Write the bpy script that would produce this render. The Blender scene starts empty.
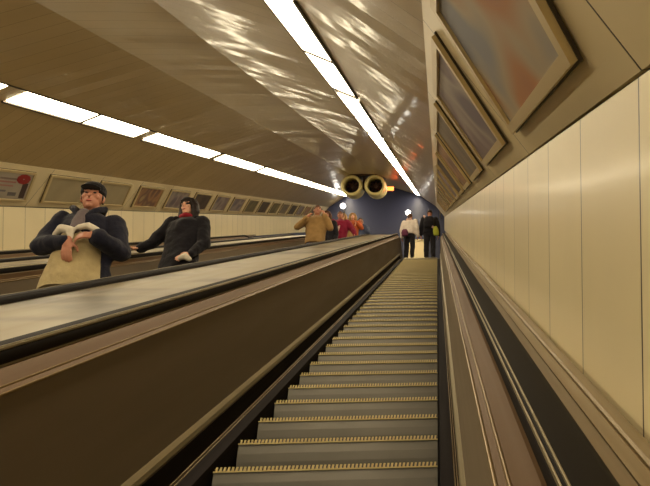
import bpy, bmesh, math, random
from mathutils import Vector, Matrix
random.seed(7)
C = bpy.context.scene.collection
SC = bpy.context.scene
TILT = math.radians(30)
RX = Matrix.Rotation(TILT, 4, 'X')

# ------------------------------------------------------------------ camera
# the escalator tunnel runs along +Y of a frame tilted 30 degrees about X; the camera is its origin
F_PX, CX, CY = 715.33, 478.45, 198.94
yaw, pit, roll = 0.057809, 0.031862, -0.007418
fw = Vector((math.sin(yaw)*math.cos(pit), math.cos(yaw)*math.cos(pit), math.sin(pit)))
rr = fw.cross(Vector((0, 0, 1))).normalized(); uu = rr.cross(fw)
r2 = math.cos(roll)*rr + math.sin(roll)*uu
u2 = -math.sin(roll)*rr + math.cos(roll)*uu
m3 = Matrix((r2, u2, -fw)).transposed().to_4x4()
cam_d = bpy.data.cameras.new('camera'); cam = bpy.data.objects.new('camera', cam_d); C.objects.link(cam)
cam.matrix_world = RX @ m3
cam_d.sensor_width = 36; cam_d.lens = F_PX*36/650
cam_d.shift_x = (325-CX)/650; cam_d.shift_y = (CY-243)/650
cam_d.clip_start = .05; cam_d.clip_end = 200
SC.camera = cam

# ------------------------------------------------------------------ world, exposure
w = bpy.data.worlds.new('world'); SC.world = w; w.use_nodes = True
w.node_tree.nodes['Background'].inputs[0].default_value = (.10, .09, .08, 1)
w.node_tree.nodes['Background'].inputs[1].default_value = .3
SC.view_settings.view_transform = 'Standard'; SC.view_settings.look = 'None'
SC.view_settings.gamma = 1; SC.view_settings.use_curve_mapping = False
SC.view_settings.exposure = 1.0
LAMP = 9.0
LAMP_COL = (1.0, .85, .58)

# ------------------------------------------------------------------ materials
def lin(c):
    return tuple(((x/255)/12.92 if x/255 <= .04045 else ((x/255+.055)/1.055)**2.4) for x in c)
def mat(name, col, rough=.5, metal=0, spec=.5, coat=0, emit=None, es=0, sheen=0):
    m = bpy.data.materials.new(name); m.use_nodes = True
    b = m.node_tree.nodes['Principled BSDF']
    b.inputs['Base Color'].default_value = (*lin(col), 1)
    b.inputs['Roughness'].default_value = rough; b.inputs['Metallic'].default_value = metal
    b.inputs['Specular IOR Level'].default_value = spec; b.inputs['Coat Weight'].default_value = coat; b.inputs['Coat Roughness'].default_value = .2
    b.inputs['Sheen Weight'].default_value = sheen
    if emit: b.inputs['Emission Color'].default_value = (*emit, 1); b.inputs['Emission Strength'].default_value = es
    return m
class NT:
    def __init__(s, m): s.t = m.node_tree; s.b = s.t.nodes['Principled BSDF']
    def n(s, typ, **kw):
        x = s.t.nodes.new(typ)
        for k, v in kw.items(): setattr(x, k, v)
        return x
    def l(s, a, b): s.t.links.new(a, b)
    def math(s, op, a, b=None, c=None):
        x = s.n('ShaderNodeMath', operation=op)
        for i, v in enumerate((a, b, c)):
            if v is None: continue
            if isinstance(v, (int, float)): x.inputs[i].default_value = v
            else: s.l(v, x.inputs[i])
        return x.outputs[0]
    def coords(s):
        tc = s.n('ShaderNodeTexCoord'); sp = s.n('ShaderNodeSeparateXYZ'); s.l(tc.outputs['Object'], sp.inputs[0])
        return tc.outputs['Object'], sp.outputs
    def noise(s, vec, scale, detail=3, vscale=None):
        if vscale:
            mp = s.n('ShaderNodeMapping'); mp.inputs['Scale'].default_value = vscale; s.l(vec, mp.inputs[0]); vec = mp.outputs[0]
        x = s.n('ShaderNodeTexNoise'); x.inputs['Scale'].default_value = scale; x.inputs['Detail'].default_value = detail
        s.l(vec, x.inputs['Vector']); return x.outputs[0]
    def mix(s, fac, a, b):
        x = s.n('ShaderNodeMix', data_type='RGBA')
        if isinstance(fac, (int, float)): x.inputs[0].default_value = fac
        else: s.l(fac, x.inputs[0])
        for i, v in ((6, a), (7, b)):
            if isinstance(v, tuple): x.inputs[i].default_value = (*lin(v), 1)
            else: s.l(v, x.inputs[i])
        return x.outputs[2]
    def ramp(s, fac, stops):
        x = s.n('ShaderNodeValToRGB'); e = x.color_ramp.elements
        while len(e) < len(stops): e.new(.5)
        for k, (p, c) in enumerate(stops): e[k].position = p; e[k].color = (*lin(c), 1)
        s.l(fac, x.inputs[0]); return x.outputs[0]
    def bump(s, h, strength=.3, dist=.01):
        x = s.n('ShaderNodeBump'); x.inputs['Strength'].default_value = strength; x.inputs['Distance'].default_value = dist
        s.l(h, x.inputs['Height']); s.l(x.outputs[0], s.b.inputs['Normal']); s.l(x.outputs[0], s.b.inputs['Coat Normal'])
def jointed(name, col, jcol, period, width, rough, coat=0, phase=0., noise=8, wear=.12, bump=.3, wob=0., metal=0, tiltamp=0., dist=.006, crough=.15):
    """panels along the tunnel with thin dark joints across it"""
    m = mat(name, col, rough, metal=metal, coat=coat); t = NT(m); vec, s = t.coords()
    fr = t.math('FRACT', t.math('DIVIDE', t.math('ADD', s[1], 100*period-phase), period))
    j = t.math('LESS_THAN', fr, width/period)
    cell = t.math('FLOOR', t.math('DIVIDE', t.math('ADD', s[1], 100*period-phase), period))
    wn = t.n('ShaderNodeTexWhiteNoise', noise_dimensions='1D'); t.l(cell, wn.inputs['W'])
    n1 = t.noise(vec, noise, 4)
    c1 = t.mix(t.math('MULTIPLY', n1, wear*2), col, tuple(int(x*.72) for x in col))
    c2 = t.mix(t.math('MULTIPLY', wn.outputs[0], .22), c1, tuple(int(x*.8) for x in col))
    t.l(t.mix(j, c2, jcol), t.b.inputs['Base Color'])
    tx = 0.
    if tiltamp:     # every thin strip hangs at a slightly different angle
        c2_ = t.math('FLOOR', t.math('DIVIDE', t.math('ADD', s[1], 100*period-phase), period*.5))
        w2 = t.n('ShaderNodeTexWhiteNoise', noise_dimensions='1D'); t.l(c2_, w2.inputs['W'])
        tx = t.math('MULTIPLY', t.math('MULTIPLY', s[0], t.math('SUBTRACT', w2.outputs[0], .5)), 8.)
    big = t.noise(vec, 1.3, 2)
    h = t.math('ADD', t.math('ADD', t.math('MULTIPLY', j, -1), t.math('MULTIPLY', t.math('MULTIPLY', fr, t.math('SUBTRACT', wn.outputs[0], .5)), tiltamp)), t.math('ADD', t.math('MULTIPLY', wn.outputs[0], .15), t.math('MULTIPLY', big, wob)))
    if tiltamp: h = t.math('ADD', h, tx)
    t.bump(h, bump, dist)
    t.b.inputs['Coat Roughness'].default_value = crough
    return m
def streaked(name, col, col2, rough, metal=0, scale=(40, .6, 40), coat=0, bump=.1):
    m = mat(name, col, rough, metal=metal, coat=coat); t = NT(m); vec, s = t.coords()
    n1 = t.noise(vec, 1.0, 5, scale)
    t.l(t.mix(n1, col, col2), t.b.inputs['Base Color'])
    t.l(t.math('ADD', t.math('MULTIPLY', n1, .2), rough-.1), t.b.inputs['Roughness'])
    t.bump(n1, bump, .003)
    return m
M = {}
M['wall'] = jointed('cream_enamel_panels', (230, 214, 172), (38, 26, 18), .5, .007, .36, coat=.16, phase=.195, wob=.8, noise=3)
M['band'] = jointed('beige_cladding', (242, 224, 182), (60, 48, 34), 1.5, .007, .36, coat=.1, phase=1.19, noise=3, wob=.5)
M['ceil'] = jointed('lacquered_ceiling_strips', (200, 174, 122), (140, 118, 78), .25, .006, .34, coat=.3, metal=.0, noise=2, wear=.2, bump=.8, wob=1.2, tiltamp=2.5, crough=.07)
M['joint'] = mat('black_gap', (16, 12, 10), .8)
M['ledge'] = streaked('brown_beige_ledge', (150, 132, 96), (118, 98, 68), .38, metal=.3)
M['deck'] = streaked('satin_steel_deck', (150, 138, 112), (134, 122, 98), .42, metal=.35, scale=(10, .5, 10), bump=.02)
_t = NT(M['deck']); _v, _s = _t.coords(); _n = _t.noise(_v, 1.0, 2, (1.2, 1.6, 1.2))
_t.l(_t.ramp(_n, [(.38, (88, 78, 60)), (.52, (134, 122, 96))]), _t.b.inputs['Base Color'])  # dark blotches imitate reflections on the deck, painted into its base colour
M['deckdark'] = streaked('worn_steel_deck', (150, 130, 98), (110, 92, 68), .34, metal=.6)
M['panel'] = streaked('dark_brown_laminate', (122, 106, 84), (106, 92, 72), .5, scale=(3, .5, 6), bump=.03)
M['skirt'] = streaked('dark_steel_skirt', (34, 27, 26), (28, 23, 22), .75, metal=.0)
M['trim'] = streaked('worn_brass_trim', (140, 116, 74), (110, 90, 56), .42, metal=.6)
M['brown'] = streaked('copper_brown_profile', (98, 72, 42), (84, 61, 36), .55, metal=.1)
M['skirt'].node_tree.nodes['Principled BSDF'].inputs['Specular IOR Level'].default_value = .08
M['brown'].node_tree.nodes['Principled BSDF'].inputs['Specular IOR Level'].default_value = .2
M['rubber'] = mat('black_rubber', (22, 17, 15), .65, spec=.12)
M['steel'] = mat('bright_steel', (160, 148, 120), .4, metal=.8)
M['riser'] = streaked('grey_step_metal', (116, 111, 102), (96, 92, 84), .42, metal=.55, scale=(3, 3, 3), bump=.1)
M['yellow'] = mat('yellow_step_edge', (222, 200, 136), .5)
M['frame'] = mat('champagne_frame', (212, 192, 146), .35, metal=.2)
M['glass'] = mat('smoked_grey', (60, 60, 60), .2)
M['housing'] = mat('grey_lamp_housing', (62, 54, 42), .5, metal=.2)
M['tube'] = mat('lit_diffuser', (255, 250, 240), .4, emit=LAMP_COL, es=LAMP)
M['fan'] = mat('cream_fan_casing', (228, 214, 150), .45)
M['dark'] = mat('dark_opening', (14, 10, 12), .6)
M['fanmetal'] = mat('fan_blades', (70, 50, 48), .45, metal=.5)
M['orange'] = mat('orange_signal', (255, 90, 20), .5, emit=(1, .12, .02), es=3.5)
M['blue'] = mat('slate_blue_wall', (54, 58, 84), .5)
M['concrete'] = mat('dark_concrete', (60, 54, 48), .8)
M['hallfloor'] = mat('hall_floor', (110, 104, 92), .5)
M['globe'] = mat('lit_globe', (255, 255, 250), .4, emit=(1, .95, .85), es=6)

# ------------------------------------------------------------------ helpers
def link(name, bm, m, parent=None, smooth=False, tilt=True):
    me = bpy.data.meshes.new(name)
    bmesh.ops.recalc_face_normals(bm, faces=bm.faces)
    bm.to_mesh(me); bm.free()
    if smooth:
        for p in me.polygons: p.use_smooth = True
    for x in (m if isinstance(m, list) else [m]): me.materials.append(x)
    o = bpy.data.objects.new(name, me); C.objects.link(o)
    if parent is not None: o.parent = parent
    elif tilt: o.rotation_euler = (TILT, 0, 0)
    return o
def T(x, y, z): return RX @ Vector((x, y, z))
def empty(name, loc=(0, 0, 0), rot=(TILT, 0, 0)):
    o = bpy.data.objects.new(name, None); o.empty_display_size = .1; C.objects.link(o); o.location = loc; o.rotation_euler = rot; return o
def tag(o, label, cat, group=None, kind=None):
    if label: o['label'] = label
    if cat: o['category'] = cat
    if group: o['group'] = group
    if kind: o['kind'] = kind
    return o
def struct(o, label, cat):
    return tag(o, label, cat, kind='structure')
def box(bm, x0, x1, y0, y1, z0, z1, mi=0, mtx=None):
    vs = [bm.verts.new((x, y, z)) for x in (x0, x1) for y in (y0, y1) for z in (z0, z1)]
    if mtx is not None:
        for v in vs: v.co = mtx @ v.co
    fs = [(0, 1, 3, 2), (4, 6, 7, 5), (0, 4, 5, 1), (2, 3, 7, 6), (0, 2, 6, 4), (1, 5, 7, 3)]
    for f in fs: bm.faces.new([vs[i] for i in f]).material_index = mi
    return vs
def extrude_y(bm, sec, y0, y1, closed=False, mi=0, n=1):
    rows = []
    for k in range(n+1):
        y = y0+(y1-y0)*k/n
        rows.append([bm.verts.new((x, y, z)) for x, z in sec])
    N = len(sec)
    for a, b in zip(rows, rows[1:]):
        for i in range(N if closed else N-1):
            j = (i+1) % N
            bm.faces.new((a[i], a[j], b[j], b[i])).material_index = mi
    if closed:
        bm.faces.new(rows[0]).material_index = mi; bm.faces.new(rows[-1][::-1]).material_index = mi
def dup(root):
    r = root.copy(); C.objects.link(r)
    for ch in list(root.children):
        c = ch.copy(); C.objects.link(c); c.parent = r
        for g in list(ch.children):
            d = g.copy(); C.objects.link(d); d.parent = c
    return r

# ------------------------------------------------------------------ section constants (tunnel frame, metres)
XC = -2.66                  # tunnel centre, middle escalator
XW, XL = .345, -5.665       # right and left wall
ZS, ZB, ZN = .25, -.37, -1.082
PT = (-.05, .767)           # top edge of the sloped poster band (right)
ARC = (XC, -2.307, 4.0325)
Y0, YTOP, YEND = -9.0, 21.3, 36.0

# ------------------------------------------------------------------ tunnel shell
def wall(sign, name):
    mx = lambda x: x if sign > 0 else 2*XC-x
    bm = bmesh.new()
    extrude_y(bm, [(mx(XW), ZB-.02), (mx(XW), ZS-.006), (mx(XW+.12), ZS-.006), (mx(XW+.12), ZB-.02)], Y0, YEND, True)
    return link(name, bm, M['wall'])
struct(wall(1, 'wall_right'), 'glossy cream panelled wall right of the nearest escalator', 'wall')
struct(wall(-1, 'wall_left'), 'cream panelled wall on the far left side of the tunnel', 'wall')
def band(sign, name):
    mx = lambda x: x if sign > 0 else 2*XC-x
    bm = bmesh.new()
    extrude_y(bm, [(mx(XW+.004), ZS+.006), (mx(PT[0]), PT[1]), (mx(PT[0]+.06), PT[1]+.08), (mx(XW+.2), ZS+.05)], Y0, YEND, True)
    o = link(name, bm, M['band'])
    bm = bmesh.new()     # dark shadow gap between wall and band
    extrude_y(bm, [(mx(XW+.02), ZS-.01), (mx(XW+.02), ZS+.03), (mx(XW+.06), ZS+.03), (mx(XW+.06), ZS-.01)], Y0, YEND, True)
    g = link(name.replace('trim', 'gap') if 0 else 'shadow_gap', bm, M['joint'], parent=o)
    return o
struct(band(1, 'trim_1'), 'sloping beige cladding band above the right wall carrying poster frames', 'wall cladding')
struct(band(-1, 'trim_2'), 'sloping beige cladding band above the left wall carrying poster frames', 'wall cladding')
bm = bmesh.new()
half = [(PT[0]+.005, PT[1]), (-.80, 1.283), (-.837, 1.302), (-1.06, 1.395), (-1.10, 1.406), (-2.20, 1.744), (XC, 1.752)]
sec = half + [(2*XC-x, z) for x, z in half[-2::-1]]
extrude_y(bm, sec+[(2*XC-PT[0]-.1, 1.0), (2*XC+.7, 1.7), (XC, 2.1), (-.7, 1.7), (PT[0]+.1, 1.0)], Y0, YEND, True)
ce = link('ceiling', bm, M['ceil'], smooth=False)
struct(ce, 'glossy brown vaulted ceiling of thin lacquered strips', 'ceiling')
# concrete bed under the escalators
bm = bmesh.new(); box(bm, XL-.1, XW+.1, Y0, YTOP, -1.75, -1.60)
struct(link('floor', bm, M['concrete']), 'dark sloping bed below the escalators', 'floor')
# landing and hall (plumb world frame)
ltop = T(0, YTOP, ZN)
hallY = T(0, 35.6, 1.3).y
bm = bmesh.new(); box(bm, XL-.1, XW+.1, ltop.y, hallY+.2, ltop.z-.25, ltop.z)
struct(link('floor.001', bm, M['hallfloor'], tilt=False), 'pale landing floor at the top of the escalators', 'floor')
bm = bmesh.new(); box(bm, XL-.4, XW+.4, hallY, hallY+.2, ltop.z-.2, ltop.z+12)
struct(link('wall_back', bm, M['blue'], tilt=False), 'slate blue end wall of the hall above the escalators', 'wall')
for sgn, nm in ((1, 'wall_hall_right'), (-1, 'wall_hall_left')):
    mx = lambda x: x if sgn > 0 else 2*XC-x
    bm = bmesh.new()
    pts = [(ltop.y-.4, ltop.z-.2), (hallY, ltop.z-.2), (hallY, T(0, YEND, ZB).z), (ltop.y-.4, T(0, YTOP-.4, ZB).z+.02)]
    a = [bm.verts.new((mx(XW+.01), y, z)) for y, z in pts]; b = [bm.verts.new((mx(XW+.1), y, z)) for y, z in pts]
    bm.faces.new(a); bm.faces.new(b)
    for i in range(4): bm.faces.new((a[i], a[(i+1) % 4], b[(i+1) % 4], b[i]))
    struct(link('wall_right.001' if sgn > 0 else 'wall_left.001', bm, M['blue'], tilt=False), 'lower side wall of the landing hall on the %s' % ('right' if sgn > 0 else 'left'), 'wall')
bm = bmesh.new(); box(bm, XL-.3, XW+.3, Y0-.1, Y0, -1.8, 2)
struct(link('wall_front', bm, M['band']), 'beige wall closing the tunnel below the camera', 'wall')

# ------------------------------------------------------------------ swept escalator profiles
def path(y0=Y0+.3, y1=YTOP-.1, flat=1.5):
    pts = [(y0, 0.)] + [(y0+(y1-.9-y0)*k/12, 0.) for k in range(1, 13)]
    R = 2.2; a_tot = TILT; L = R*math.tan(a_tot/2)
    # bend from the incline to the world horizontal (which falls 30 degrees in the tunnel frame)
    s = y1-L
    pts = [p for p in pts if p[0] < s-.05]
    for k in range(9):
        a = a_tot*k/8
        pts.append((s+R*math.sin(a), -R*(1-math.cos(a))))
    e = pts[-1]
    pts.append((e[0]+flat*math.cos(TILT), e[1]-flat*math.sin(TILT)))
    return pts
PATH = path()
def sweep(bm, sec, pts=PATH, closed=True, mi=0, mx=lambda x: x, zoff=0):
    """sec: (x, Z) with Z given where the profile runs on the incline"""
    n = len(pts); rows = []
    for i, (y, z) in enumerate(pts):
        a = Vector(pts[max(i-1, 0)]); b = Vector(pts[min(i+1, n-1)]); d = (b-a).normalized()
        nn = Vector((-d.y, d.x)); base = Vector((y, ZN+z))
        rows.append([bm.verts.new((mx(x), base.x+nn.x*(Z-ZN), base.y+nn.y*(Z-ZN))) for x, Z in sec])
    N = len(sec)
    for a, b in zip(rows, rows[1:]):
        for i in range(N if closed else N-1):
            j = (i+1) % N
            bm.faces.new((a[i], a[j], b[j], b[i])).material_index = mi
    if closed:
        bm.faces.new(rows[0]).material_index = mi; bm.faces.new(rows[-1][::-1]).material_index = mi
def rnd(x0, x1, z0, z1, r, k=4):
    out = []
    for cx, cz, a in ((x1-r, z1-r, 0), (x0+r, z1-r, 90), (x0+r, z0+r, 180), (x1-r, z0+r, 270)):
        for i in range(k+1):
            t = math.radians(a+90*i/k); out.append((cx+r*math.cos(t), cz+r*math.sin(t)))
    return out
def balustrade(x0, sgn, label, hlabel):
    """x0: step edge; sgn +1 if the balustrade lies on the +x side of the steps"""
    mx = lambda a: x0+sgn*a
    root = tag(empty('escalator_balustrade'), label, 'balustrade')
    def part(name, sec, m, smooth=False, closed=True):
        bm = bmesh.new(); sweep(bm, sec, mx=mx, closed=closed); return link(name, bm, m, root, smooth)
    part('skirt_panel', [(.004, -1.32), (.004, -1.066), (.070, -1.060), (.078, -1.050), (.088, -.955), (.10, -.955), (.10, -1.32)], M['skirt'])
    bm = bmesh.new()
    sweep(bm, rnd(.063, .068, -1.064, -1.055, .002, 2), mx=mx); sweep(bm, rnd(.073, .078, -1.058, -1.047, .002, 2), mx=mx)
    link('skirt_strip', bm, M['trim'], root)
    part('lower_trim', [(.10, -.958), (.084, -.955), (.072, -.935), (.076, -.915), (.089, -.897), (.10, -.897)], M['steel'])
    part('side_panel', [(.0915, -.897), (.0925, -.424), (.13, -.424), (.13, -.897)], M['panel'])
    bm = bmesh.new()
    sweep(bm, rnd(.086, .094, -.430, -.420, .003, 2), mx=mx); sweep(bm, rnd(.106, .113, -.419, -.408, .003, 2), mx=mx)
    link('edge_moulding', bm, M['trim'], root)
    part('upper_panel', [(.092, -.424), (.094, -.421), (.110, -.412), (.145, -.376), (.16, -.376), (.16, -.424)], M['brown'])
    part('handrail_guide', [(.155, -.42), (.155, -.345), (.215, -.345), (.215, -.42)], M['steel'])
    # newel end at the landing
    e = PATH[-1]; bm = bmesh.new()
    y1, z1 = e[0], ZN+e[1]
    d = Vector((math.cos(TILT), -math.sin(TILT))); n = Vector((math.sin(TILT), math.cos(TILT)))
    ring = []
    for s_, h in [(0, -.05), (0, .66), (.16, .63), (.28, .52), (.34, .36), (.33, .15), (.30, -.05)]:
        ring.append((y1+d.x*s_+n.x*h, z1+d.y*s_+n.y*h))
    aa = [bm.verts.new((mx(.09), y, z)) for y, z in ring]; bb = [bm.verts.new((mx(.22), y, z)) for y, z in ring]
    bm.faces.new(aa); bm.faces.new(bb[::-1])
    for i in range(len(ring)): j = (i+1) % len(ring); bm.faces.new((aa[i], aa[j], bb[j], bb[i]))
    link('newel_end', bm, M['brown'], root)
    # the moving handrail, with its two fine ridges beside it
    h = root
    pts = list(PATH)
    for ang in range(15, 181, 15):       # curl down over the newel
        R = .30; a = math.radians(ang)
        top = Vector((e[0]+n.x*0, e[1]+n.y*0))
        c = Vector((e[0], e[1])) + n*(.76-R)
        # keep as an offset path: handled separately
    bm = bmesh.new()
    sweep(bm, rnd(.145, .227, -.372, -.321, .018, 4), mx=mx)
    belt = link('handrail', bm, M['rubber'], h, True); belt['label'] = 'black rubber handrail'
    bm = bmesh.new()
    # rounded return of the belt at the landing
    rows = []
    for k in range(11):
        a = math.pi*k/10; R = .33
        cc = Vector((e[0], ZN+e[1])) + n*(-ZN-.321-R+0)   # centre below the belt top
        rad0, rad1 = R-.051, R
        dirv = n*math.cos(a)+d*math.sin(a)
        p0 = cc+dirv*rad0; p1 = cc+dirv*rad1
        rows.append([bm.verts.new((mx(.147), *p0)), bm.verts.new((mx(.147), *p1)), bm.verts.new((mx(.225), *p1)), bm.verts.new((mx(.225), *p0))])
    for a_, b_ in zip(rows, rows[1:]):
        for i in range(4): bm.faces.new((a_[i], a_[(i+1) % 4], b_[(i+1) % 4], b_[i]))
    bm.faces.new(rows[0]); bm.faces.new(rows[-1])
    link('handrail_return', bm, M['rubber'], belt, False)
    bm = bmesh.new()
    sweep(bm, rnd(.1455, .149, -.330, -.3215, .0015, 2), mx=mx); sweep(bm, rnd(.155, .159, -.326, -.3195, .0015, 2), mx=mx)
    link('edge_ridge', bm, M['steel'], belt)
    return root
ESC = {'near': -.5, 'mid': XC, 'far': 2*XC+.5}
names = {'near': 'nearest escalator', 'mid': 'middle escalator', 'far': 'far left escalator'}
for k, cx in ESC.items():
    for s_ in (1, -1):
        side = {1: 'right', -1: 'left'}[s_]
        hl = {('near', 1): 'black handrail beside the cream right wall, nearest the camera',
              ('near', -1): 'long black handrail on the left of the nearest escalator, lowest across the picture',
              ('mid', 1): 'black handrail in front of the man in the cap',
              ('mid', -1): 'black handrail behind the man in the cap, gripped by the dark-haired woman',
              ('far', 1): 'thin black handrail just in front of the topmost left handrail',
              ('far', -1): 'thin black handrail right under the left cream wall'}[(k, s_)]
        bl = {('near', 1): 'narrow brown balustrade between the grey steps and right wall',
              ('near', -1): 'large dark brown balustrade panel left of the grey steps',
              ('mid', 1): 'brown balustrade of the middle escalator on the side nearest the camera',
              ('mid', -1): 'brown balustrade behind the man in the cap',
              ('far', 1): 'near-side brown balustrade of the far left escalator',
              ('far', -1): 'brown balustrade of the far left escalator under the left wall'}[(k, s_)]
        balustrade(cx+s_*.5+(.0015 if s_ > 0 and k == 'near' else 0), s_, bl, hl)
# decks between escalators and along the walls
def deck(xa, xb, label, z=-.352):
    bm = bmesh.new()
    n = 8; sec = [(xa+(xb-xa)*i/n, z+.006*math.sin(math.pi*i/n)) for i in range(n+1)]
    sweep(bm, sec+[(xb, z-.03), (xa, z-.03)])
    o = link('deck_cover', bm, M['deck'], None, False)
    return tag(o, label, 'deck')
deck(-1.229, -1.931, 'pale metal deck between the nearest and middle escalators')
deck(2*XC+1.229, 2*XC+1.931, 'pale metal deck between the middle and far left escalators')
for sgn in (1, -1):
    mx = (lambda x: x) if sgn > 0 else (lambda x: 2*XC-x)
    root = tag(empty('wall_ledge'), 'brown metal ledge between the handrail and the %s' % ('right cream wall' if sgn > 0 else 'left cream wall'), 'ledge')
    def part(name, sec, m):
        bm = bmesh.new(); extrude_y(bm, [(mx(x), z) for x, z in sec], Y0, YTOP+1, True); link(name, bm, m, root)
    part('inner_deck', [(.229, -.352), (.229, -.342), (.2545, -.338), (.2545, -.38), (.229, -.38)], M['deckdark'])
    part('seam', [(.2545, -.345), (.2545, -.341), (.2575, -.341), (.2575, -.36)], M['joint'])
    part('outer_strip', [(.2575, -.338), (.283, -.337), (.290, -.342), (.290, -.38), (.2575, -.38)], M['ledge'])
    part('wall_strip', [(.290, -.338), (.294, -.334), (.325, -.345), (.337, -.356), (.345, -.366), (.345, -.40), (.290, -.40)], M['ledge'])

# ------------------------------------------------------------------ steps
RISE, RUN = .2, .4*math.cos(TILT)
root_step = empty('escalator_step', rot=(0, 0, 0))
tag(root_step, 'grey metal step with yellow toothed edge on the nearest escalator', 'step', 'steps of the nearest escalator')
NT_ = 56
bm = bmesh.new()
box(bm, -.494, .494, .012, RUN-.002, -.045, -.013)
for i in range(NT_):
    x = -.49+.98*(i+.5)/NT_
    box(bm, x-.0034, x+.0034, .006, RUN-.004, -.014, 0)
link('tread', bm, M['riser'], root_step)
bm = bmesh.new()
sec = [(.012, -.024), (.010, -.06), (.014, -.10), (.022, -.14), (.036, -.18), (.05, -.212), (.07, -.212), (.05, -.15), (.03, -.06), (.03, -.024)]
a = [bm.verts.new((-.494, y, z)) for y, z in sec]; b = [bm.verts.new((.494, y, z)) for y, z in sec]
bm.faces.new(a); bm.faces.new(b[::-1])
for i in range(len(sec)): j = (i+1) % len(sec); bm.faces.new((a[i], a[j], b[j], b[i]))
link('riser', bm, M['riser'], root_step)
bm = bmesh.new()
box(bm, -.494, .494, 0, .014, -.0165, -.0115)
for i in range(NT_):
    x = -.49+.98*(i+.5)/NT_
    vs = box(bm, x-.0042, x+.0042, -.001, .008, -.0118, .005)
    for v in vs:
        if v.co.z > 0: v.co.x += .003
link('nosing', bm, M['yellow'], root_step)
ORD = 'lowest,second,third,fourth,fifth,sixth,seventh,eighth,ninth,tenth,eleventh,twelfth,thirteenth,fourteenth,fifteenth,sixteenth,seventeenth,eighteenth,nineteenth,twentieth'.split(',')
first_vis = 0
def place_steps(cx, phase, lo, hi, label, group, first):
    used = [first]
    k = lo
    while True:
        y = phase+.4*k
        if y > hi: break
        if used: o = used.pop()
        else: o = dup(root_step)
        o.location = T(cx, y, ZN)
        n_ = k-first_vis
        o['label'] = label if cx < -1 else (label.replace('grey metal step', 'grey step below the picture,') if n_ < 0 else (ORD[n_]+' grey toothed step from the bottom edge, nearest escalator' if n_ < len(ORD) else 'thin distant grey step near the top of the nearest escalator'))
        o['group'] = group if cx < -1 or 0 <= n_ < len(ORD) else ('distant '+group if n_ > 0 else 'hidden '+group); o['category'] = 'step'
        k += 1
place_steps(-.4985, 3.2585, -11, YTOP-.1, 'grey metal step with yellow toothed edge on the nearest escalator', 'steps of the nearest escalator', root_step)
r2_ = dup(root_step)
place_steps(XC, 4.68, -4, YTOP-.3, 'grey metal step of the middle escalator behind its balustrade', 'steps of the middle escalator', r2_)
# comb plates at the landing
for cx, lab in ((-.5, 'nearest'), (XC, 'middle'), (2*XC+.5, 'far left')):
    bm = bmesh.new(); box(bm, cx-.5, cx+.5, ltop.y-.02, ltop.y+.5, ltop.z-.02, ltop.z+.012)
    for i in range(50): box(bm, cx-.49+i*.0198, cx-.482+i*.0198, ltop.y-.07, ltop.y-.02, ltop.z-.008, ltop.z+.01)
    tag(link('comb_plate', bm, M['steel'], tilt=False), 'toothed metal comb plate at the top of the %s escalator' % lab, 'comb plate')

# ------------------------------------------------------------------ ceiling lights
def light_unit(y0, sgn):
    mx = (lambda x: x) if sgn > 0 else (lambda x: 2*XC-x)
    A = Vector((-.837, 1.298)); B = Vector((-1.06, 1.391)); d = (B-A).normalized(); n = Vector((d.y, -d.x))
    if n.y > 0: n = -n
    root = empty('ceiling_light')
    def slab(bm, u0, u1, v0, v1, ya, yb):
        pr = [A+d*u0+n*v0, A+d*u1+n*v0, A+d*u1+n*v1, A+d*u0+n*v1]
        extrude_y(bm, [(mx(p.x), p.y) for p in pr], ya, yb, True)
    L = (B-A).length
    bm = bmesh.new(); slab(bm, -.035, L+.02, -.055, -.006, y0-.17, y0+3.33)
    slab(bm, -.035, -.012, -.02, .014, y0-.04, y0+3.2); slab(bm, L+.006, L+.02, -.02, .008, y0-.17, y0+3.33)
    slab(bm, -.010, L+.005, -.02, .014, y0+1.54, y0+1.60)
    link('housing', bm, M['housing'], root)
    for ya in (0, 1.60):
        bm = bmesh.new(); slab(bm, 0, L, -.012, .005, y0+ya, y0+ya+1.54)
        bmesh.ops.bevel(bm, geom=bm.edges[:], offset=.004, segments=2)
        link('diffuser', bm, M['tube'], root)
    return root
def lab_light(i, sgn):
    nth = ['behind the camera', 'over the camera', 'nearest in view', 'second in view', 'third in view', 'fourth in view', 'fifth in view']
    return i
for sgn, row in ((1, 'central overhead row'), (-1, 'left row')):
    k = -4
    for k in range(-4, 8):
        y = 7.7+3.5*k
        u = light_unit(y, sgn)
        if sgn > 0: first = -1
        else: first = -1
        idx = k-first
        order = ['nearest', 'second', 'third', 'fourth', 'fifth', 'sixth', 'seventh', 'eighth', 'farthest']
        if idx < 0:
            tag(u, 'lit twin ceiling light of the %s outside the picture near the camera' % row, 'light', 'lights of the %s' % row)
        else:
            tag(u, 'lit white twin ceiling light, %s along the %s' % (order[idx] if idx < 8 else 'farthest', row), 'light', 'lights of the %s' % row)

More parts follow.
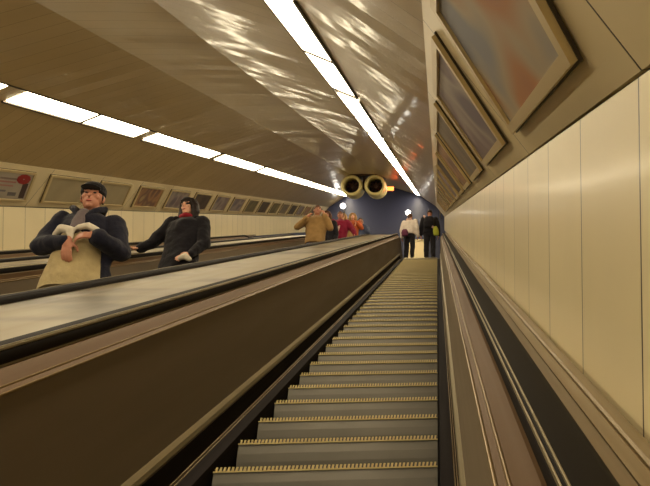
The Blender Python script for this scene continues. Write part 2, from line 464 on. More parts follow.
# ------------------------------------------------------------------ posters
A_ = Vector((XW, ZS)); B_ = Vector(PT); dB = (B_-A_).normalized(); LB = (B_-A_).length; nB = Vector((-dB.y, dB.x))
if nB.x > 0: nB = -nB
SHEAR = -.27
def art_mat(kind, seed):
    m = mat('poster_art_%d' % seed, (120, 110, 95), .55)
    t = NT(m); vec, s = t.coords()
    mp = t.n('ShaderNodeMapping'); mp.inputs['Location'].default_value = (seed*3.7, seed*1.3, seed*.7); t.l(vec, mp.inputs[0])
    n1 = t.noise(mp.outputs[0], 2.6, 1)
    P = {'brownred': [(.36, (140, 140, 146)), (.45, (176, 160, 134)), (.55, (178, 126, 84)), (.68, (150, 100, 84))],
         'grey': [(.3, (112, 98, 88)), (.6, (134, 120, 100)), (.8, (98, 92, 98))],
         'blank': [(.3, (176, 162, 130)), (.7, (164, 150, 120))],
         'brown': [(.35, (110, 82, 70)), (.5, (170, 130, 92)), (.62, (116, 86, 76)), (.75, (174, 150, 112))],
         'violet': [(.35, (110, 98, 108)), (.5, (160, 148, 138)), (.62, (124, 106, 112)), (.8, (140, 124, 104))],
         'dark': [(.3, (62, 52, 46)), (.6, (90, 76, 62)), (.8, (70, 60, 62))],
         'olive': [(.35, (120, 110, 76)), (.5, (92, 84, 62)), (.7, (140, 128, 92))],
         'white': [(.2, (176, 166, 150)), (.8, (160, 150, 136))]}[kind]
    t.l(t.ramp(n1, P), t.b.inputs['Base Color'])
    return m
ARTS = {k: art_mat(k, i) for i, k in enumerate(('brownred', 'grey', 'blank', 'brown', 'violet', 'dark', 'olive', 'white'))}
def poster(y0, sgn, art, label, group, extra=None):
    mx = (lambda x: x) if sgn > 0 else (lambda x: 2*XC-x)
    root = tag(empty('poster_frame'), label, 'poster', group)
    W_ = 1.13
    def P(u, v, h):     # u along the tunnel, v 0..1 up the band, h above it
        q = A_+dB*(LB*(.145+.725*v))+nB*h
        return Vector((mx(q.x), y0+u+SHEAR*v, q.y))
    def quadbox(bm, u0, u1, v0, v1, h0, h1, mi=0):
        vs = [bm.verts.new(P(u, v, h)) for u in (u0, u1) for v in (v0, v1) for h in (h0, h1)]
        for f in [(0, 1, 3, 2), (4, 6, 7, 5), (0, 4, 5, 1), (2, 3, 7, 6), (0, 2, 6, 4), (1, 5, 7, 3)]:
            bm.faces.new([vs[i] for i in f]).material_index = mi
    bm = bmesh.new()
    fu, fv = .046, .07
    for a in ((0, fu, 0, 1), (W_-fu, W_, 0, 1), (fu, W_-fu, 0, fv), (fu, W_-fu, 1-fv, 1)):
        b2 = bmesh.new(); quadbox(bm, *a, -.002, .026)
    bmesh.ops.bevel(bm, geom=bm.edges[:], offset=.008, segments=2, profile=.6)
    link('frame', bm, M['frame'], root, False)
    bm = bmesh.new(); quadbox(bm, -.006, W_+.006, -.012, 1.01, -.001, .008)
    link('backing', bm, M['housing'], root)
    bm = bmesh.new(); quadbox(bm, fu-.004, W_-fu+.004, fv-.01, 1-fv+.01, .004, .014)
    pa = link('artwork', bm, ARTS[art], root)
    if extra:
        for i, (nm, u0, u1, v0, v1, col) in enumerate(extra):
            bm = bmesh.new()
            if nm == 'flower':
                c = P((u0+u1)/2, (v0+v1)/2, .0155); k = 9
                for q in range(k):
                    an = 2*math.pi*q/k
                    ring = [bm.verts.new(P((u0+u1)/2+(u1-u0)*(.27*math.cos(an)+.22*math.cos(t_)), (v0+v1)/2+(v1-v0)*(.27*math.sin(an)+.22*math.sin(t_)), .0152+q*.0002)) for t_ in [2*math.pi*z/10 for z in range(10)]]
                    bm.faces.new(ring)
            else: quadbox(bm, u0, u1, v0, v1, .0135, .0152)
            link(nm, bm, mat('print_%s_%d' % (nm, i), col, .5), pa)
    return root
E2 = [('printed_panel', .08, .3, .15, .85, (150, 140, 128)), ('printed_panel', .22, .33, .45, .9, (84, 74, 74)),
      ('headline', .40, .80, .70, .76, (130, 112, 104)), ('headline', .38, .76, .60, .65, (168, 110, 104)),
      ('text_block', .36, .72, .48, .53, (170, 120, 112)), ('text_block', .34, .60, .30, .36, (112, 106, 112)),
      ('text_block', .66, .84, .18, .30, (110, 104, 106)), ('side_strip', .92, 1.04, .12, .62, (72, 56, 54)),
      ('flower', .74, 1.06, .58, .92, (150, 44, 44))]
arts_r = ['brownred', 'violet', 'grey', 'brown', 'dark', 'violet', 'grey', 'brown', 'olive', 'dark']
for k in range(0, 15):
    y = 1.4+1.5*k
    if k < 0: lab, g = 'poster frame on the right band beside or behind the camera', 'right poster frames out of view'
    elif k == 0: lab, g = 'largest poster frame at upper right with brown and orange picture', 'right poster frames'
    elif k == 1: lab, g = 'second poster frame from the camera on the right, dull violet picture', 'right poster frames'
    elif k == 2: lab, g = 'third poster frame from the camera on the right, plain grey picture', 'right poster frames'
    elif k == 3: lab, g = 'fourth poster frame from the camera on the right, brown picture', 'right poster frames'
    elif k == 4: lab, g = 'fifth poster frame from the camera on the right, dark picture', 'right poster frames'
    else: lab, g = 'narrow foreshortened poster frame far up the right wall band', 'far right poster frames'
    poster(y, 1, arts_r[k % 10] if k >= 0 else 'grey', lab, g)
left = {5: ('white', 'white poster with red flower at the left edge of the picture', E2), 6: ('blank', 'blank beige poster frame left of the man in the cap', None),
        7: ('blank', 'blank beige poster frame just right of the cap-wearing man\'s head', None), 8: ('brown', 'brown patterned poster between the man and the woman', None),
        9: ('violet', 'pale violet poster left of the dark-haired woman\'s head', None), 10: ('dark', 'dark poster directly above the dark-haired woman\'s head', None),
        11: ('violet', 'violet grey poster first to the right of the woman\'s head', None), 12: ('violet', 'dull violet poster second to the right of the woman\'s head', None),
        13: ('olive', 'pale olive poster third to the right of the woman\'s head', None), 14: ('dark', 'dark poster fourth to the right of the woman\'s head', None),
        15: ('olive', 'olive poster fifth to the right of the woman\'s head', None)}
for k in range(5, 22):
    y = 1.45+1.5*k
    if k in left: a, lab, ex = left[k]; g = 'left poster frames'
    elif k < 5: a, lab, ex, g = 'grey', 'poster frame on the left band outside the picture', None, 'left poster frames out of view'
    else: a, lab, ex, g = ['grey', 'dark', 'violet', 'brown'][k % 4], 'small poster frame far up the left wall above the distant riders', None, 'far left poster frames'
    poster(y, -1, a, lab, g, ex)

# ------------------------------------------------------------------ jet fan
fr = tag(empty('jet_fan', T(XC, 26.4, 1.31), (TILT-math.radians(5), 0, 0)), 'twin cream jet fans with dark round openings hung under the vault', 'fan')
def ring_tube(bm, cx, r_out, r_in, y0, y1, n=36):
    rows = []
    for (r, y) in ((r_in, y1), (r_out, y1), (r_out, y0+.08), (r_out-.02, y0+.02), (r_out-.05, y0), (r_in+.02, y0), (r_in, y0+.04)):
        rows.append([bm.verts.new((cx+r*math.cos(2*math.pi*i/n), y, r*math.sin(2*math.pi*i/n))) for i in range(n)])
    rows.append(rows[0])
    for a, b in zip(rows, rows[1:]):
        for i in range(n): j = (i+1) % n; bm.faces.new((a[i], a[j], b[j], b[i]))
for cx in (-.42, .42):
    bm = bmesh.new(); ring_tube(bm, cx, .385, .275, -.5, .6); tb = link('fan_tube', bm, M['fan'], fr, True)
    bm = bmesh.new()
    bmesh.ops.create_circle(bm, cap_ends=True, radius=.275, segments=36, matrix=Matrix.Translation((cx, .45, 0)) @ Matrix.Rotation(math.pi/2, 4, 'X'))
    bmesh.ops.create_circle(bm, cap_ends=True, radius=.365, segments=36, matrix=Matrix.Translation((cx, .58, 0)) @ Matrix.Rotation(math.pi/2, 4, 'X'))
    link('dark_baffle', bm, M['dark'], fr)
    bm = bmesh.new()
    bmesh.ops.create_cone(bm, cap_ends=True, segments=20, radius1=.07, radius2=.05, depth=.2, matrix=Matrix.Translation((cx, 0, 0)) @ Matrix.Rotation(math.pi/2, 4, 'X'))
    for q in range(8):
        box(bm, .05, .245, -.02, -.01, -.035, .035, mtx=Matrix.Translation((cx, 0, 0)) @ Matrix.Rotation(2*math.pi*q/8, 4, 'Y') @ Matrix.Rotation(.5, 4, 'X'))
    link('fan_rotor', bm, M['fanmetal'], fr)
bm = bmesh.new(); box(bm, -.72, .72, -.45, .7, .36, .42); box(bm, -.05, .05, -.1, .5, -.1, .36)
link('mounting_bracket', bm, M['fanmetal'], fr)
bm = bmesh.new(); box(bm, -.11, .11, -.06, .06, -.07, .07); bmesh.ops.bevel(bm, geom=bm.edges[:], offset=.015, segments=2)
sg = link('signal_lamp', bm, M['orange'], None); sg.location = T(XC+.98, 26.0, 1.22)
tag(sg, 'small orange signal lamp glowing beside the right jet fan', 'lamp')
bm = bmesh.new(); box(bm, -.13, -.10, 0, .04, -.02, .02); link('lamp_stem', bm, M['fanmetal'], sg)
def globe(p, r, label):
    bm = bmesh.new(); bmesh.ops.create_uvsphere(bm, u_segments=20, v_segments=12, radius=r)
    o = link('globe_lamp', bm, M['globe'], None, True, False); o.location = p
    tag(o, label, 'lamp')
    bm = bmesh.new(); bmesh.ops.create_cone(bm, cap_ends=True, segments=12, radius1=.025, radius2=.025, depth=1.0, matrix=Matrix.Translation((0, .5+r*.9, 0)) @ Matrix.Rotation(math.pi/2, 4, 'X'))
    link('lamp_arm', bm, M['steel'], o)
def at_px(dx, dz, Yt): return T(dx*Yt, Yt, dz*Yt)
gy = 32.0
for dx, dz, r, lab in ((-.1302, .0232, .13, 'white globe lamp glowing above the riders near the left light row'),
                       (-.0405, .0135, .12, 'white globe lamp glowing behind the head of the rider in white'),
                       (.0042, .0215, .13, 'white globe lamp glowing beside the right wall at the top')):
    p = at_px(dx, dz, gy)
    f = (hallY-1.0-r)/p.y
    globe(p*f, r, lab)

# pale cabinet in the hall, seen between the two riders at the top
cb = tag(empty('cabinet', (-1.0, hallY-.8, ltop.z), (0, 0, 0)), 'pale cabinet in the hall seen between the two riders at the top', 'cabinet')
_d = T(0, 1, -.0235); cab_h = _d.z*((hallY-1.2)/_d.y)-ltop.z
bm = bmesh.new(); box(bm, -.45, .45, -.35, .35, .06, cab_h-.05); bmesh.ops.bevel(bm, geom=bm.edges[:], offset=.02, segments=2)
link('body', bm, M['wall'], cb, tilt=False)
bm = bmesh.new(); box(bm, -.48, .48, -.38, .38, cab_h-.05, cab_h)
link('cabinet_top', bm, M['frame'], cb, tilt=False)
bm = bmesh.new(); box(bm, -.42, .42, -.32, .32, 0, .06)
link('plinth', bm, M['dark'], cb, tilt=False)
bm = bmesh.new(); box(bm, -.40, -.01, -.365, -.352, .12, cab_h-.12); box(bm, .01, .40, -.365, -.352, .12, cab_h-.12)
link('door', bm, M['frame'], cb, tilt=False)

# ------------------------------------------------------------------ people
def cyl_ring(c, ax, r, n, up=Vector((0, 0, 1))):
    ax = ax.normalized(); u = ax.cross(up)
    if u.length < .05: u = ax.cross(Vector((0, 1, 0)))
    u.normalize(); v = ax.cross(u)
    return [c+u*(r*math.cos(2*math.pi*i/n))+v*(r*math.sin(2*math.pi*i/n)) for i in range(n)]
def capsule(bm, p0, p1, r0, r1, n=14):
    p0, p1 = Vector(p0), Vector(p1); ax = (p1-p0)
    if ax.length < 1e-5: ax = Vector((0, 0, .001))
    a = ax.normalized(); rings = []
    for t in (85, 60, 30, 0): rings.append(cyl_ring(p0-a*r0*math.sin(math.radians(t)), a, r0*math.cos(math.radians(t)), n))
    for t in (0, 30, 60, 85): rings.append(cyl_ring(p1+a*r1*math.sin(math.radians(t)), a, r1*math.cos(math.radians(t)), n))
    rows = [[bm.verts.new(p) for p in r] for r in rings]
    for x, y in zip(rows, rows[1:]):
        for i in range(n): j = (i+1) % n; bm.faces.new((x[i], x[j], y[j], y[i]))
    bm.faces.new(rows[0][::-1]); bm.faces.new(rows[-1])
def chain(bm, pts, rad, n=14):
    for i in range(len(pts)-1): capsule(bm, pts[i], pts[i+1], rad[i], rad[i+1], n)
def loft(bm, rings, n=28, mtx=None):
    rows = []
    for (x, y, z, rx, ry) in rings:
        rr_ = []
        for i in range(n):
            a = 2*math.pi*i/n; v = Vector((x+rx*math.cos(a), y+ry*math.sin(a), z))
            rr_.append(bm.verts.new(mtx @ v if mtx else v))
        rows.append(rr_)
    for a, b in zip(rows, rows[1:]):
        for i in range(n): j = (i+1) % n; bm.faces.new((a[i], a[j], b[j], b[i]))
    bm.faces.new(rows[0][::-1]); bm.faces.new(rows[-1])
def ell(bm, c, r, mtx=None, u=20, v=14):
    m_ = Matrix.Translation(c) @ Matrix.Diagonal((*r, 1))
    if mtx: m_ = mtx @ m_
    bmesh.ops.create_uvsphere(bm, u_segments=u, v_segments=v, radius=1, matrix=m_)
FOLD = bpy.data.textures.new('cloth_folds', 'CLOUDS'); FOLD.noise_scale = .16; FOLD.noise_depth = 2
def organic(name, bm, m, parent, voxel=.01, smooth=4):
    o = link(name, bm, m, parent, True)
    md = o.modifiers.new('remesh', 'REMESH'); md.mode = 'VOXEL'; md.voxel_size = voxel; md.use_smooth_shade = True
    if name in ('coat', 'jacket_yoke', 'jacket_body', 'trousers', 'scarf', 'shawl', 'hair', 'collar'):
        dm = o.modifiers.new('folds', 'DISPLACE'); dm.texture = FOLD; dm.texture_coords = 'LOCAL'; dm.strength = .045 if name not in ('scarf', 'hair', 'collar') else .02; dm.mid_level = .5
    if smooth: sm = o.modifiers.new('smooth', 'SMOOTH'); sm.factor = .5; sm.iterations = smooth
    return o
def cloth(name, col, rough=.85):
    m = mat(name, col, rough, spec=.2, sheen=.1); t = NT(m); vec, s = t.coords()
    n1 = t.noise(vec, 14, 3); n2 = t.noise(vec, 160, 2)
    t.l(t.mix(n1, col, tuple(int(c*.8) for c in col)), t.b.inputs['Base Color'])
    t.bump(t.math('ADD', n1, t.math('MULTIPLY', n2, .12)), .5, .02)
    return m
SKIN = mat('skin', (176, 118, 92), .55); SKIN2 = mat('skin_pale', (214, 160, 130), .5)
HAIRM = {'dark': cloth('dark_hair', (34, 22, 18), .5), 'brown': cloth('brown_hair', (84, 52, 30), .5), 'blond': cloth('blond_hair', (170, 130, 76), .5), 'grey': cloth('grey_hair', (110, 100, 90), .5)}
EYE = mat('eye_dark', (28, 18, 16), .3); LIP = mat('lips', (150, 62, 58), .5)
SHOE = cloth('shoe_leather', (30, 26, 26), .5)

def hand(bm, wrist, d, palm_n, side, s=1., curl=.5, r=.0085):
    """d: direction of the fingers; palm_n: palm normal; side +1/-1 puts the thumb"""
    d = Vector(d).normalized(); pn = Vector(palm_n); pn = (pn-d*pn.dot(d)).normalized(); sd = d.cross(pn)*side
    w_ = Vector(wrist)
    for k in (-1.2, -.4, .4, 1.2):
        capsule(bm, w_+sd*(k*.014*s)+d*.01*s, w_+sd*(k*.0185*s)+d*.078*s, .015*s, .0115*s, 10)
    capsule(bm, w_-d*.02*s, w_+d*.03*s, .026*s, .026*s, 10)
    for k, ln in ((-1.5, .058), (-.5, .070), (.5, .076), (1.5, .068)):
        p = w_+sd*(k*.0185*s)+d*.08*s; q = d.copy(); pts = [p]
        for j, f in enumerate((.45, .32, .25)):
            q = (q*math.cos(curl)+pn*math.sin(curl)).normalized() if j or True else q
            axis = sd
            q = (Matrix.Rotation(0, 3, axis) @ q)
            pts.append(pts[-1]+q*ln*f*s)
        chain(bm, pts, [r*s, r*.95*s, r*.88*s, r*.78*s], 8)
    p = w_+sd*(.026*s)+d*.02*s
    t1 = p+(sd*.75+d*.6+pn*.35).normalized()*.042*s; t2 = t1+(sd*.2+d*.85+pn*.5).normalized()*.032*s
    chain(bm, [p, t1, t2], [.0135*s, .0105*s, .0085*s], 8)

def person(loc, rotz, H, J, look, label, skin=SKIN, hair='dark', far=False, group=None):
    """figure facing -y locally. J overrides joints, look: clothing parts"""
    s = H/1.75
    root = tag(empty('person', loc, (0, 0, rotz)), label, 'person', group)
    root.scale = (s, s, s)
    j = dict(sr=(-.185, 0, 1.41), sl=(.185, 0, 1.41), er=(-.26, .03, 1.12), el=(.26, .03, 1.12), wr=(-.27, -.05, .88), wl=(.27, -.05, .88),
             hdr=(0, -.15, -1), hdl=(0, -.15, -1), pnr=(1, 0, 0), pnl=(-1, 0, 0),
             hr=(-.09, 0, .92), hl=(.09, 0, .92), kr=(-.10, -.03, .50), kl=(.10, -.03, .50), ar=(-.10, .03, .09), al=(.10, .03, .09), head=(0, -.02, 1.615), tilt=(0, 0, 0), curl=.35)
    j.update(J); V = {k: Vector(v) for k, v in j.items() if not isinstance(v, float)}
    vox = .014 if far else .0065
    hm = Matrix.Translation(V['head']) @ Matrix.Rotation(j['tilt'][2], 4, 'Z') @ Matrix.Rotation(j['tilt'][0], 4, 'X') @ Matrix.Rotation(j['tilt'][1], 4, 'Y')
    bm = bmesh.new()
    # head and face
    ell(bm, (0, .012, .018), (.076, .094, .098), hm); ell(bm, (0, -.026, -.05), (.056, .062, .066), hm); ell(bm, (0, -.062, -.092), (.026, .024, .02), hm)
    capsule(bm, hm @ Vector((0, -.084, .012)), hm @ Vector((0, -.106, -.026)), .010, .0145, 10)
    for sx in (-1, 1):
        ell(bm, (sx*.078, .012, -.008), (.011, .02, .031), hm, 10, 8)
        ell(bm, (sx*.042, -.058, -.018), (.022, .02, .018), hm, 10, 8)
        capsule(bm, hm @ Vector((sx*.012, -.083, .032)), hm @ Vector((sx*.05, -.07, .034)), .010, .009, 8)
    nb = Vector(((V['sr'].x+V['sl'].x)/2, .02, 1.44))
    chain(bm, [nb-Vector((0, 0, .06)), nb+Vector((0, 0, .02)), hm @ Vector((0, .02, -.05))], [.065, .055, .055])
    loft(bm, [(0, 0, .86, .13, .09), (0, 0, .95, .165, .11), (0, 0, 1.08, .14, .095), (0, 0, 1.25, .165, .105), (0, 0, 1.38, .17, .10), (0, 0, 1.46, .09, .06)])
    for sd in 'rl':
        chain(bm, [V['s'+sd], V['e'+sd], V['w'+sd]], [.052, .040, .027])
        chain(bm, [V['h'+sd], V['k'+sd], V['a'+sd]], [.085, .056, .038])
        a = V['a'+sd]; chain(bm, [a+Vector((0, .02, -.03)), a+Vector((0, -.10, -.05)), a+Vector((0, -.15, -.055))], [.036, .03, .025])
        hand(bm, V['w'+sd], j['hd'+sd], j['pn'+sd], 1 if sd == 'r' else -1, 1.05, j['curl'], r=.0092 if not far else .011)
    organic('body', bm, skin, root, vox, 2 if far else 3)
    # eyes, brows, mouth
    bm = bmesh.new()
    for sx in (-1, 1): ell(bm, (sx*.031, -.080, .010), (.013, .008, .006), hm, 10, 8)
    link('eyes', bm, EYE, root, True)
    bm = bmesh.new()
    for sx in (-1, 1): capsule(bm, hm @ Vector((sx*.016, -.093, .030)), hm @ Vector((sx*.050, -.080, .034)), .0045, .0035, 8)
    link('eyebrows', bm, HAIRM[hair], root, True)
    bm = bmesh.new(); ell(bm, (0, -.0865, -.060), (.022, .008, .0065), hm, 12, 8); link('mouth', bm, LIP, root, True)
    # hair
    bm = bmesh.new()
    if look.get('hair') == 'long':
        ell(bm, (0, .022, .036), (.096, .106, .102), hm)
        for sx in (-1, 1):
            chain(bm, [hm @ Vector((sx*.062, -.035, .07)), hm @ Vector((sx*.088, -.005, .0)), hm @ Vector((sx*.095, .005, -.09)), hm @ Vector((sx*.085, .01, -.15))], [.034, .040, .050, .038])
        chain(bm, [hm @ Vector((0, .075, .0)), hm @ Vector((0, .07, -.15))], [.07, .06])
        chain(bm, [hm @ Vector((-.05, -.070, .078)), hm @ Vector((0, -.082, .085)), hm @ Vector((.05, -.068, .078))], [.020, .02, .020])
    elif look.get('hair') == 'tail':
        ell(bm, (0, .025, .034), (.084, .098, .094), hm); chain(bm, [hm @ Vector((0, .10, .02)), hm @ Vector((0, .14, -.06)), hm @ Vector((0, .12, -.16))], [.04, .035, .02])
    else:
        ell(bm, (0, .018, .046), (.083, .100, .084), hm)
        for sx in (-1, 1): ell(bm, (sx*.072, .028, .0), (.012, .045, .04), hm, 10, 8)
    organic('hair', bm, HAIRM[hair], root, .010 if far else .007, 2)
    for nm, fn in look['parts'](V, hm).items(): 
        bm = bmesh.new(); fn[0](bm); organic(nm.split('#')[0], bm, fn[1], root, fn[2] if len(fn) > 2 else (.016 if far else .010), 3)
    return root
def trousers(V, m, hem=.05):
    def f(bm):
        loft(bm, [(0, 0, .80, .13, .10), (0, 0, .92, .175, .125), (0, 0, 1.02, .165, .115)])
        for sd in 'rl': chain(bm, [V['h'+sd]-Vector((0, 0, .02)), V['k'+sd], V['a'+sd]+Vector((0, 0, .02))], [.10, .078, .068])
    return (f, m)
def shoes(V, m):
    def f(bm):
        for sd in 'rl':
            a = V['a'+sd]; chain(bm, [a+Vector((0, .03, -.045)), a+Vector((0, -.08, -.05)), a+Vector((0, -.16, -.056))], [.045, .042, .034])
            capsule(bm, a+Vector((0, .01, -.03)), a+Vector((0, 0, .03)), .045, .045)
    return (f, m)
def coat(V, m, hem=.82, flare=1.0, bulk=1.0, sleeves=True, dx=0.):
    def f(bm):
        loft(bm, [(dx, 0, hem, .205*flare, .155*flare), (dx*.8, 0, hem+.12, .20*flare, .15*bulk*flare), (dx*.4, 0, 1.08, .185*bulk, .135*bulk), (0, 0, 1.25, .20*bulk, .14*bulk), (0, 0, 1.38, .20*bulk, .125*bulk), (0, .005, 1.455, .13, .09), (0, .01, 1.49, .085, .075)])
        if sleeves:
            for sd in 'rl':
                w_ = V['w'+sd]; e_ = V['e'+sd]; wv = e_+(w_-e_)*.93
                chain(bm, [V['s'+sd], e_, wv], [.082*bulk, .068*bulk, .050*bulk])
    return (f, m)
navy = cloth('navy_jacket_cloth', (26, 26, 42)); beige = cloth('beige_jacket_cloth', (196, 176, 130)); black = cloth('black_coat_cloth', (20, 17, 24))
tan = cloth('tan_coat_cloth', (158, 124, 76)); crimson = cloth('crimson_coat_cloth', (132, 20, 50)); jean = cloth('blue_grey_denim', (74, 82, 104)); darkt = cloth('dark_trouser_cloth', (28, 25, 30))
white = cloth('white_knit', (222, 208, 196)); pale = cloth('pale_scarf_cloth', (226, 216, 196)); orange = cloth('orange_top_cloth', (184, 90, 46)); slate = cloth('slate_jacket_cloth', (78, 86, 112))
redc = cloth('red_scarf_cloth', (150, 30, 44)); plaid = cloth('greyish_shirt', (110, 98, 100)); purple = cloth('purple_bag_cloth', (92, 40, 66)); lime = cloth('lime_bag_cloth', (170, 176, 60)); pink = cloth('pale_pink_cloth', (206, 166, 152))

# man in the cap
def man_parts(V, hm):
    def yoke(bm):
        loft(bm, [(.03, .02, 1.02, .18, .13), (.02, 0, 1.2, .195, .148), (.015, 0, 1.32, .195, .15), (.01, 0, 1.40, .185, .13), (0, .01, 1.46, .13, .10), (0, .02, 1.49, .09, .08)])
        for sd in 'rl':
            e_ = V['e'+sd]; w_ = V['w'+sd]
            chain(bm, [V['s'+sd], e_, e_+(w_-e_)*.88], [.083, .076, .056])
        # dark side seam on his left
        chain(bm, [(.20, -.02, 1.15), (.25, -.03, .80)], [.05, .055])
    def body(bm):
        loft(bm, [(.04, -.02, .80, .225, .165), (.03, -.02, .92, .215, .165), (.025, -.03, 1.05, .185, .155), (.02, -.035, 1.16, .16, .14), (0, -.04, 1.24, .13, .125), (0, -.04, 1.28, .09, .10)])
    def collar(bm):
        for sx in (-1, 1): chain(bm, [(sx*.02, -.13, 1.36), (sx*.075, -.09, 1.46), (sx*.115, -.02, 1.515), (sx*.07, .07, 1.50)], [.018, .024, .028, .026])
    def scarf(bm):
        chain(bm, [(-.12, -.17, 1.20), (-.08, -.19, 1.24), (-.01, -.20, 1.22), (.0, -.20, 1.17)], [.018, .03, .034, .026])
        chain(bm, [(.04, -.20, 1.25), (.10, -.20, 1.27), (.16, -.19, 1.24), (.21, -.17, 1.20)], [.024, .028, .024, .016])
    def shirt(bm): chain(bm, [(0, -.09, 1.43), (0, -.13, 1.33), (0, -.16, 1.26)], [.045, .05, .04])
    def cap(bm):
        ell(bm, (0, .012, .062), (.092, .112, .072), hm); ell(bm, (0, .012, .038), (.093, .11, .030), hm)
        loft(bm, [(0, -.100, .034, .070, .065), (0, -.102, .046, .070, .065)], mtx=hm)
    return {'jacket_yoke': (yoke, navy), 'jacket_body': (body, beige), 'collar': (collar, navy, .008), 'scarf': (scarf, pale, .009), 'shirt': (shirt, plaid),
            'cap': (cap, cloth('black_cap_cloth', (22, 18, 22)), .007), 'trousers': trousers(V, darkt), 'shoes': shoes(V, SHOE)}
STEP_Z = ZN-.0866
def on_mid(x, y): return T(x, y, STEP_Z)+Vector((0, 0, .004))
MAN = person(on_mid(-2.62, 4.83), .12, 1.70,
       dict(er=(-.23, -.06, 1.16), wr=(.0, -.22, 1.12), el=(.31, -.02, 1.15), wl=(.185, -.24, 1.17), hdr=(.15, -.1, -.9), pnr=(0, .8, .3), hdl=(-1, -.05, -.05), pnl=(0, .8, -.4),
            tilt=(.10, -.05, .1), curl=.4, sr=(-.165, 0, 1.40), sl=(.20, 0, 1.40)),
       dict(parts=man_parts), 'man in black cap and navy and beige jacket, hands at his chest', skin=SKIN, hair='dark')
# woman in black
def woman_parts(V, hm):
    def scarf(bm): chain(bm, [(-.06, -.05, 1.475), (0, -.085, 1.475), (.06, -.05, 1.475)], [.03, .035, .03])
    def hood(bm): chain(bm, [(-.12, -.04, 1.45), (-.12, .06, 1.47), (0, .12, 1.48), (.12, .06, 1.47), (.12, -.04, 1.45)], [.04, .055, .06, .055, .04])
    return {'coat': coat(V, black, hem=.72, flare=1.05, bulk=1.08), 'scarf': (scarf, redc, .008), 'hood': (hood, black), 'trousers': trousers(V, darkt), 'shoes': shoes(V, SHOE)}
WOMAN = person(on_mid(-2.84, 7.63), -.1, 1.68,
       dict(er=(-.36, .0, 1.16), wr=(-.50, .0, 1.095), hdr=(-.8, -.55, -.05), pnr=(0, .15, -1), el=(.27, -.02, 1.10), wl=(.20, -.17, .90), hdl=(-.6, -.3, -.4), pnl=(0, .8, 0), tilt=(.06, -.08, -.3), curl=.15),
       dict(parts=woman_parts, hair='long'), 'woman with dark hair in a black coat, one hand on the handrail', skin=SKIN2, hair='dark')
bm = bmesh.new(); chain(bm, [(0, 0, 0), (.05, -.01, .02), (.10, 0, -.01)], [.025, .035, .028])
pb = organic('paper_bundle', bm, pale, None, .008, 2); pb.rotation_euler = (0, 0, 0)
pb.location = WOMAN.location + Vector((.10, -.25, .78)); tag(pb, 'pale crumpled bundle held at the waist of the woman in black', 'bundle')

def simple_parts(top, bot, hem=.82, bulk=1.05, extra=None, flare=1.0):
    def f(V, hm):
        d = {'coat': coat(V, top, hem, flare, bulk), 'trousers': trousers(V, bot), 'shoes': shoes(V, SHOE)}
        if extra: d.update(extra(V, hm))
        return d
    return f
person(on_mid(-2.58, 14.83), .1, 1.78, dict(er=(-.38, .0, 1.20), wr=(-.19, -.18, 1.34), hdr=(.5, -.1, .7), pnr=(.5, .6, 0), el=(.30, -.04, 1.20), wl=(.16, -.14, 1.44), hdl=(-.3, 0, .9), pnl=(-.4, .6, 0), tilt=(0, 0, .2)),
       dict(parts=simple_parts(tan, jean, .80, 1.12)), 'man in a tan coat with both hands raised near his face', hair='brown', far=True)
person(on_mid(-2.62, 16.43), 0, 1.66, {}, dict(parts=simple_parts(black, darkt), hair='long'), 'person in dark clothes half hidden behind the man in the tan coat', hair='brown', far=True)
def tanstripe(V, hm): return {'shawl': (lambda bm: chain(bm, [(.02, -.15, 1.22), (-.06, -.17, 1.05), (-.12, -.17, .88)], [.035, .065, .09]), pink)}
person(on_mid(-2.46, 17.63), 0, 1.68, dict(el=(.36, -.03, 1.16), wl=(.42, -.12, .98)), dict(parts=simple_parts(crimson, darkt, .75, 1.15, tanstripe), hair='short'), 'person in a crimson coat with a pale scarf end hanging in front', hair='brown', far=True)
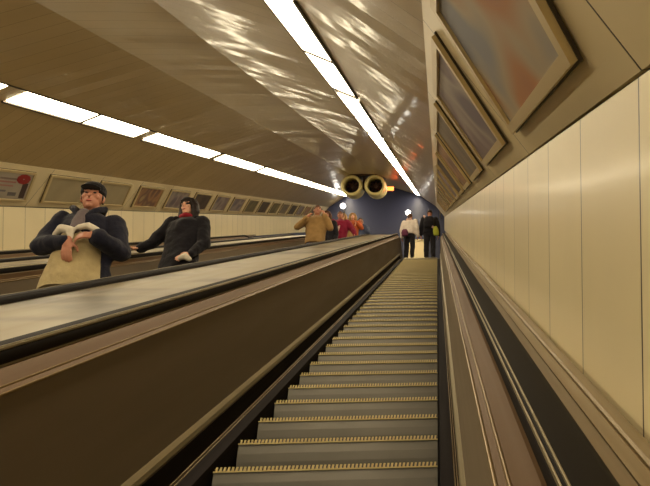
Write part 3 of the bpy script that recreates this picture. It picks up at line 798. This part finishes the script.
person(on_mid(-2.60, 19.23), 0, 1.64, dict(er=(-.3, -.05, 1.2), wr=(-.12, -.15, 1.35)), dict(parts=simple_parts(tan, darkt), hair='long'), 'blond person in tan directly right of the rider in crimson', skin=SKIN2, hair='blond', far=True)
person(on_mid(-2.47, 20.43), 0, 1.66, dict(el=(.3, -.05, 1.2), wl=(.12, -.15, 1.35)), dict(parts=simple_parts(orange, darkt), hair='long'), 'blond person with orange top beside the blond rider in tan', skin=SKIN2, hair='blond', far=True)
lz = ltop.z+.004
def land(x, yt): return Vector((x, ltop.y+yt, lz+.012))
person(land(-2.42, .75), 0, 1.84, dict(wl=(.10, -.2, 1.40), el=(.26, -.08, 1.2), hdl=(-.2, 0, 1)), dict(parts=simple_parts(slate, jean)), 'person in slate blue jacket last in the group coming down', hair='dark', far=True)
# two riders at the top seen from behind
def bag1(V, hm): return {'shoulder_bag': (lambda bm: loft(bm, [(.10, .20, .80, .11, .05), (.11, .19, .95, .12, .06), (.12, .17, 1.06, .08, .04)]), purple),
                        'scarf': (lambda bm: chain(bm, [(-.06, .09, 1.46), (.06, .09, 1.46)], [.045, .045]), pink)}
person(land(-.84, .12), math.pi-.25, 1.62, {}, dict(parts=simple_parts(white, darkt, .92, 1.15, bag1), hair='tail'), 'rider in a white top seen from behind at the top of the steps', hair='brown', far=True)
def bag2(V, hm): return {'sash': (lambda bm: chain(bm, [(.17, .14, 1.44), (.06, .185, 1.25), (-.10, .19, 1.02)], [.038, .038, .038]), pink),
                        'backpack': (lambda bm: loft(bm, [(.02, .17, 1.02, .15, .07), (.02, .18, 1.2, .17, .09), (.02, .16, 1.40, .13, .06)]), black),
                        'lime_bag': (lambda bm: loft(bm, [(-.20, .17, .74, .08, .05), (-.19, .17, .9, .095, .06), (-.17, .17, 1.05, .06, .04)]), lime)}
person(land(-.23, .12), math.pi, 1.74, {}, dict(parts=simple_parts(black, darkt, .88, 1.1, bag2)), 'rider in black with a pale strap and lime bag, seen from behind', hair='dark', far=True)
